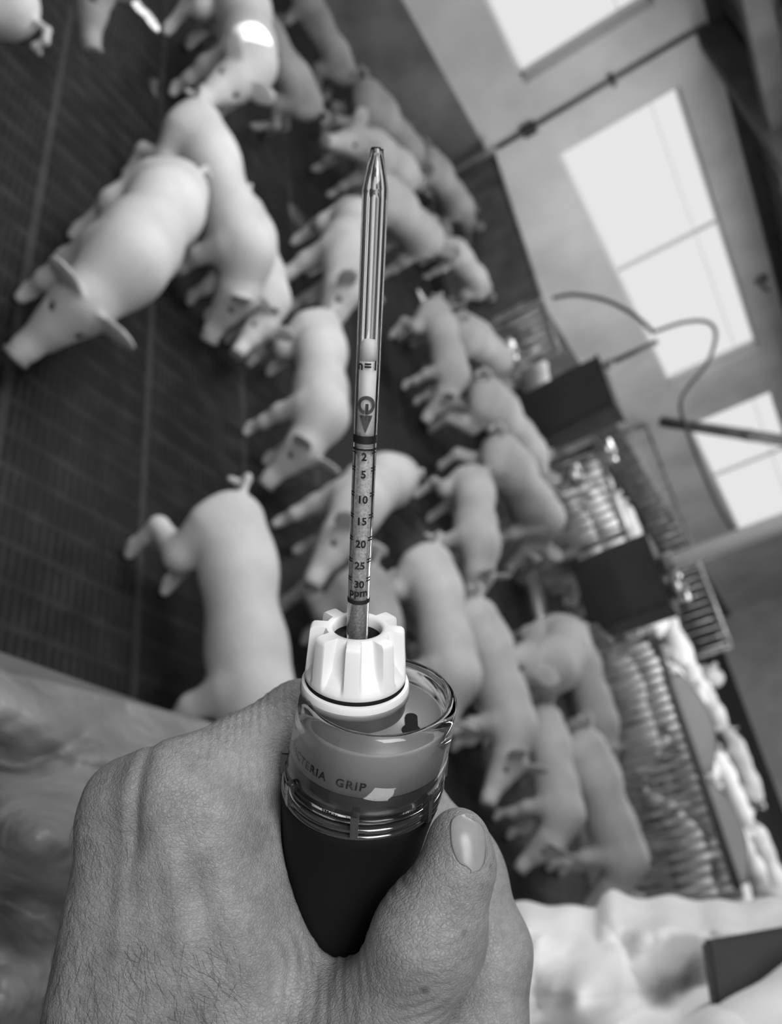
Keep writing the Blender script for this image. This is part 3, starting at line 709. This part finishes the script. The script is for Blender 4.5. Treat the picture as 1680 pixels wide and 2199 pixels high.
# keyhole button
bm = bmesh.new()
def disc(bm, cx, cy, r, z0, z1, n=24): 
    rg = [[bm.verts.new((cx+r*math.cos(2*math.pi*k/n), cy+r*math.sin(2*math.pi*k/n), z)) for k in range(n)] for z in (z0, z1)]
    for k in range(n): bm.faces.new((rg[0][k], rg[0][(k+1) % n], rg[1][(k+1) % n], rg[1][k]))
    bm.faces.new(rg[1]); bm.faces.new(rg[0][::-1])
kx, ky = .0186, -.0125
disc(bm, kx, ky-.001, .0030, -.0300, -.0286); disc(bm, kx+.0002, ky+.0062, .0020, -.0300, -.0286); box(bm, (kx-.0018, ky, -.0300), (kx+.0022, ky+.0062, -.02862))
dpart(pump, 'keyhole_slot', bm, M_RUB, False, 'dark keyhole slot')
# ribs in the rim
for ang in (-95, -150, -42, 10, 60, 120, 175):
    a = math.radians(ang); cx, cy = bcx(-.051); bm = bmesh.new()
    box(bm, (-.0013, -.0018, -.0050), (.0013, .0010, .0040), .0004); bm.transform(Matrix.Translation((cx+.0268*math.cos(a), cy+.0268*math.sin(a), -.0515)) @ Matrix.Rotation(a+math.pi/2, 4, 'Z'))
    dpart(pump, 'rim_lug', bm, mat('glossy_dark_acrylic', .025, .08), False)
# rubber body, tapering into the palm
dpart(pump, 'rubber_grip', lathe([(0, -.0575), (.0262, -.0575), (.0268, -.0585), (.0268, -.0610), (.0262, -.0640), (.0252, -.0720), (.0242, -.0850), (.0232, -.1000), (.0222, -.1180), (.0200, -.1340), (.0120, -.1420), (0, -.1430)], 96, bcx, closed=False), M_RUB, True, 'black rubber grip')
# lettering
def text_mesh(s, size, spacing=1.0):
    cu = bpy.data.curves.new('t', 'FONT'); cu.body = s; cu.size = size; cu.align_x = 'CENTER'; cu.align_y = 'CENTER'; cu.space_character = spacing; cu.resolution_u = 5; cu.offset = size*.022
    ob = bpy.data.objects.new('t', cu); COL.objects.link(ob); dg = bpy.context.evaluated_depsgraph_get(); dg.update()
    me = bpy.data.meshes.new_from_object(ob.evaluated_get(dg)); bpy.data.objects.remove(ob); return me
def wrap(me, R, ang0, z0, th=.00006, center=(0, 0), rot=0, sub=0, cz=None):
    b = bmesh.new(); b.from_mesh(me)
    if rot: bmesh.ops.rotate(b, verts=b.verts, matrix=Matrix.Rotation(rot, 3, 'Z'))
    if sub:
        bmesh.ops.triangulate(b, faces=b.faces[:])
        for _ in range(sub): bmesh.ops.subdivide_edges(b, edges=[e for e in b.edges if e.calc_length() > R*.12], cuts=1); bmesh.ops.triangulate(b, faces=b.faces[:])
    for v in b.verts:
        a = math.radians(ang0)+v.co.x/R; z = z0+v.co.y; c = cz(z) if cz else center
        v.co = Vector((c[0]+R*math.cos(a), c[1]+R*math.sin(a), z))
    bmesh.ops.solidify(b, geom=b.faces[:], thickness=th); me2 = bpy.data.meshes.new('print'); b.to_mesh(me2); b.free(); return me2
me = wrap(text_mesh('BACTERIA  GRIP', .0039, 1.2), .02256, -134, -.0404, cz=bcx, sub=1)
dpart(pump, 'grip_lettering', me, M_INK, False, 'BACTERIA GRIP')
# ---- detector tube
tb = empty('detector_tube', (0, 0, 0), 'clear glass gas detector tube with ppm scale standing in the white knob', 'glass tube'); tb.matrix_world = DM
R = .0035; ze = TL-.0105
gp = [(.0027, -.0118), (.0035, -.0115), (.0035, ze), (.00345, ze+.0006), (.0030, ze+.0030), (.0023, ze+.0062), (.0018, ze+.0090), (.00172, ze+.0103), (.0014, ze+.0107), (.0009, ze+.0102), (.0010, ze+.0085), (.0016, ze+.0060), (.0022, ze+.0030), (.0026, ze+.0002), (.0026, ze-.002), (.0026, -.0100)]
dpart(tb, 'glass_wall', lathe(gp, 64), M_GLASS)
def rod(r, z0, z1, dome=0): 
    pr = [(0, z0), (r, z0), (r, z1-dome)]
    if dome: pr += [(r*.9, z1-dome*.45), (r*.65, z1-dome*.12), (0, z1)]
    else: pr += [(0, z1)]
    return lathe(pr, 40, closed=False)
dpart(tb, 'granule_filling', rod(.00245, -.0113, .0600), M_FILL, True, 'grey granule filling')
dpart(tb, 'white_filling', rod(.00245, .0601, .0852), M_FILLW, True, 'pale filling')
dpart(tb, 'filter_plug', rod(.00245, .0853, .0915, .0022), mat('cotton_plug', .88, .9), True)
def ring_mark(z0, z1):
    h = R+.00004; return lathe([(R-.00002, z0), (h, z0), (h, z1), (R-.00002, z1)], 64)
for z0, z1 in ((.0612, .0636), (.0592, .0598), (.0093, .0107)): dpart(tb, 'printed_band', ring_mark(z0, z1), M_INK, False)
for s_, z_ in (('2', .0573), ('5', .0519), ('10', .0440), ('15', .0371), ('20', .0297), ('25', .0225), ('30', .0162)):
    dpart(tb, 'scale_number', wrap(text_mesh(s_, .0033), R+.00003, -90, z_), M_INK, False, s_)
    bm = bmesh.new()
    for a0 in (-150, -36):
        for dz in (0, .0009):
            n = 5; pv = None
            for k in range(n+1):
                a = math.radians(a0+ (k/n)*34-17); zz = z_+dz+.0009
                c = [bm.verts.new(((R+e)*math.cos(a), (R+e)*math.sin(a), zz+h)) for e, h in ((.00001, 0), (.00005, 0), (.00005, .00042), (.00001, .00042))]
                if pv:
                    for j in range(4): bm.faces.new((pv[j], pv[(j+1) % 4], c[(j+1) % 4], c[j]))
                else: bm.faces.new(c)
                pv = c
            bm.faces.new(pv[::-1])
    dpart(tb, 'scale_ticks', bm, M_INK, False)
dpart(tb, 'unit_lettering', wrap(text_mesh('ppm', .0036), R+.00003, -92, .0133, sub=1), M_INK, False, 'ppm')
dpart(tb, 'stroke_lettering', wrap(text_mesh('n=1', .0037, 1.15), R+.00003, -90, .0840, sub=1), M_INK, False, 'n=1')
# round mark with a bar, and the arrow
def flat(faces):
    b = bmesh.new()
    for f in faces: b.faces.new([b.verts.new((x, y, 0)) for x, y in f])
    me = bpy.data.meshes.new('m'); b.to_mesh(me); b.free(); return me
fs = []; ri, ro = .0017, .0027
for k in range(36):
    a, b_ = math.radians(-76+k*9.25), math.radians(-76+(k+1)*9.25)
    if k >= 36: break
    fs.append([(ri*math.cos(a), ri*math.sin(a)), (ro*math.cos(a), ro*math.sin(a)), (ro*math.cos(b_), ro*math.sin(b_)), (ri*math.cos(b_), ri*math.sin(b_))])
for k in range(6): fs.append([(-.00025, -.0026+k*.0005), (.0007, -.0026+k*.0005), (.0007, -.0021+k*.0005), (-.00025, -.0021+k*.0005)])
M_INK2 = mat('grey_print', .06, .5)
dpart(tb, 'round_mark', wrap(flat(fs), R+.00003, -90, .0728), M_INK2, False, 'dark ring with a short bar')
fs = []
for k in range(8):
    y0, y1 = -.0062+k*.00066, -.0062+(k+1)*.00066; w0, w1 = .0020*k/8, .0020*(k+1)/8
    for s0, s1 in ((-1, -.33), (-.33, .33), (.33, 1)): fs.append([(s0*w0, y0), (s1*w0, y0), (s1*w1, y1), (s0*w1, y1)] if k else [(0, y0), (s1*w1, y1), (s0*w1, y1)])
dpart(tb, 'arrow_mark', wrap(flat(fs), R+.00003, -90, .0707), M_INK2, False, 'downward arrow')

# ================================================================== HAND (left hand, back to the left, thumb at the right)
def J(px, py, d, rpx): return cs(px, py, d), rpx*d/F_PX
def bone(a, b, k): (A, ra), (B, rb) = J(*a), J(*b); return ('c', A, B, ra, rb, k)
HP = [
 # metacarpal fan and wrist
 bone((285, 1745, .292, 102), (235, 2420, .292, 185), .006),
 bone((385, 1735, .284, 110), (380, 2420, .290, 195), .010),
 bone((470, 1740, .285, 118), (540, 2400, .290, 210), .012),
 bone((540, 1790, .296, 100), (640, 2350, .290, 200), .014),
 # knuckle bumps
 bone((300, 1700, .284, 78), (335, 1690, .280, 80), .008),
 bone((262, 1720, .290, 72), (255, 1760, .290, 80), .008),
 # index finger: knuckle -> behind the pump -> right side
 bone((395, 1690, .284, 92), (650, 1560, .318, 92), .010),
 bone((650, 1560, .322, 90), (850, 1700, .345, 80), .008),
 bone((850, 1700, .345, 80), (1000, 1880, .330, 78), .008),
 bone((985, 1850, .330, 84), (1050, 2040, .318, 84), .008),
 bone((1050, 2040, .318, 84), (1050, 2420, .300, 92), .008),
 # middle finger peeking over the index
 bone((300, 1720, .300, 80), (520, 1600, .330, 66), .006),
 bone((520, 1600, .330, 66), (760, 1720, .360, 66), .006),
 # thumb web and thenar
 bone((640, 2080, .292, 80), (760, 2290, .285, 190), .014),
 bone((560, 2330, .285, 190), (800, 2260, .272, 150), .014),
 bone((800, 2240, .270, 130), (925, 2005, .258, 104), .012),
 bone((925, 2005, .258, 104), (985, 1860, .256, 66), .012),
 bone((985, 1860, .256, 64), (986, 1796, .256, 58), .010),
 # fingers stacked below the thumb, seen at the bottom edge
 bone((960, 2260, .300, 80), (900, 2420, .290, 90), .006),
]
# keep the pump clear of the flesh: subtract the grip volume
def subtract_pump(P, D):
    q = P.astype(np.float64)-B0; lx, ly, lz = q@ex, q@ey, q@ez
    r = np.sqrt((lx-(.0078+.12*(lz+.024)))**2+(ly+.004)**2)
    R_ = np.interp(-lz, [0, .02, .058, .061, .072, .085, .100, .118, .134, .142], [.0258, .0262, .0270, .0266, .0252, .0242, .0232, .0222, .0200, .010])
    d = np.where(lz < -.144, -1., R_+.0001-r)
    # wrinkles: short parallel folds over the index knuckle, the thumb joint and the web
    for (px, py, dd, ax_, ay_, lam, rad, A) in ((470, 1625, .265, 1, -.45, 17, 85, .00034), (560, 1560, .275, 1, -.5, 19, 60, .00025), (930, 2040, .240, .25, 1, 26, 90, .00032),
                                            (880, 1955, .243, .3, 1, 24, 50, .00022), (700, 2010, .275, .9, -.4, 21, 75, .00045), (640, 2100, .265, 1, -.15, 30, 120, .00030), (900, 2140, .255, .5, 1, 30, 70, .0004)):
        c0 = cs(px, py, dd); sc_ = dd/F_PX; n_ = math.hypot(ax_, ay_); uu = ((P[..., 0]-c0[0])*ax_+(P[..., 1]-c0[1])*ay_)/n_/sc_; vv = (-(P[..., 0]-c0[0])*ay_+(P[..., 1]-c0[1])*ax_)/n_/sc_
        g_ = np.exp(-(uu**2+vv**2)/rad**2); D = D+A*g_*np.sin(2*math.pi*(uu+5*np.sin(vv/31.0)+vv*vv*.002)/lam)
    # tendons and veins on the back of the hand
    for (x0, y0, x1, y1, w_, A) in ((330, 1700, 420, 2200, 30, -.0012), (245, 1760, 235, 2200, 24, -.0011), (430, 1780, 580, 2200, 34, -.0011), (288, 1600, 262, 1900, 17, .0024), (500, 1680, 600, 1950, 36, .0016), (380, 1800, 500, 2200, 20, .0008), (420, 2000, 300, 2120, 9, -.0007), (300, 2120, 200, 2190, 9, -.0006)):
        a_, b_ = cs(x0, y0, .26)[:2], cs(x1, y1, .26)[:2]; ab = b_-a_; t_ = np.clip(((P[..., :2]-a_)@ab)/(ab@ab), 0, 1)
        d2 = ((P[..., :2]-a_-t_[..., None]*ab)**2).sum(-1); D = D+A*np.exp(-d2/(w_*.26/F_PX)**2)*np.sin(math.pi*np.clip(t_, .08, .92))
    k = .0025; hh = np.clip(.5+.5*(D-d)/k, 0, 1); out = D*hh+d*(1-hh)+k*hh*(1-hh)
    return np.where((lz < -.144) | (lz > 0), D, out).astype(np.float32)
hand_me = sdf_mesh(HP, .0009, 'hand', subtract_pump, 6)
HC = cs(600, 2000, .29); hw = c2w(HC)
co = np.empty(len(hand_me.vertices)*3); hand_me.vertices.foreach_get('co', co); co = co.reshape(-1, 3)
Bm = np.array([[CX.x, CX.y, CX.z], [-CY.x, -CY.y, -CY.z], [FWD.x, FWD.y, FWD.z]])
wco = (co-HC)@Bm; hand_me.vertices.foreach_set('co', wco.ravel()); hand_me.update()
bm = bmesh.new(); bm.from_mesh(hand_me); bmesh.ops.recalc_face_normals(bm, faces=bm.faces); bmesh.ops.smooth_vert(bm, verts=bm.verts, factor=.5, use_axis_x=True, use_axis_y=True, use_axis_z=True); bm.to_mesh(hand_me); bm.free()
hand = empty('hand', hw, 'bare left hand gripping the black pump, thumb nail at the right', 'hand')
ho = link('skin', hand_me, M_SKIN, hand, True)
bvh = BVHTree.FromPolygons([Vector(v) for v in wco], [tuple(p.vertices) for p in hand_me.polygons])
def hit(px, py):
    r = ray(px, py).normalized(); h = bvh.ray_cast(CAM-hw, r); return h[0], h[1]
# thumb nail: a plate lying on the flesh
gx, gy = 14, 18; V = []; ok = True; Fc = []
def nail_xy(u, v):     # u across -1..1, v 0 tip .. 1 cuticle
    wdt = 38*(1-.25*max(0, v-.55)/.45)*math.sqrt(max(0, 1-abs(2*v-1)**4.5))
    cxp = 1001+10*v; cyp = 1752+118*v
    return cxp+u*wdt+ (-8)*(1-v)*0, cyp+u*6
grid = {}
for i in range(gx+1):
    for j in range(gy+1):
        u, v = i/gx*2-1, j/gy; px, py = nail_xy(u, v); h, n = hit(px, py)
        if h is None: grid[i, j] = None; continue
        if n.dot(FWD) > 0: n = -n
        grid[i, j] = len(V); V.append(h+n*(.00045-.00035*abs(u)**4))
for i in range(gx):
    for j in range(gy):
        q = [grid[i, j], grid[i+1, j], grid[i+1, j+1], grid[i, j+1]]
        if None not in q: Fc.append(q)
me = bpy.data.meshes.new('thumb_nail'); me.from_pydata(V, [], Fc); me.update(); b2 = bmesh.new(); b2.from_mesh(me)
bmesh.ops.remove_doubles(b2, verts=b2.verts, dist=1e-6); bmesh.ops.recalc_face_normals(b2, faces=b2.faces); bmesh.ops.solidify(b2, geom=b2.faces[:], thickness=.0004); b2.to_mesh(me); b2.free()
link('thumb_nail', me, M_NAIL, hand, True)['label'] = 'pale thumb nail'
# wrist hair
bm = bmesh.new(); rs = random.Random(5); cnt = 0
while cnt < 420:
    if rs.random() < .55: py = rs.uniform(1750, 2230); px = 150-(py-1750)*.20+abs(rs.gauss(0, 45)); lim = 1
    else: py = rs.uniform(2020, 2230); px = rs.uniform(70, 520)
    h, n = hit(px, py)
    if h is None: cnt += 1; continue
    if n.dot(FWD) > 0: n = -n
    t = (CX*rs.uniform(-.1, .9)-CY*rs.uniform(.1, 1.0)); t = (t-n*t.dot(n)).normalized(); L = rs.uniform(.004, .010)
    tube(bm, [h, h+t*L*.5+n*L*.16, h+t*L+n*L*.14], [.00005, .00004, .00002], 3); cnt += 1
hr = dpart(hand, 'wrist_hair', bm, M_HAIR, False, 'fine dark hairs on the wrist'); hr['kind'] = 'stuff'
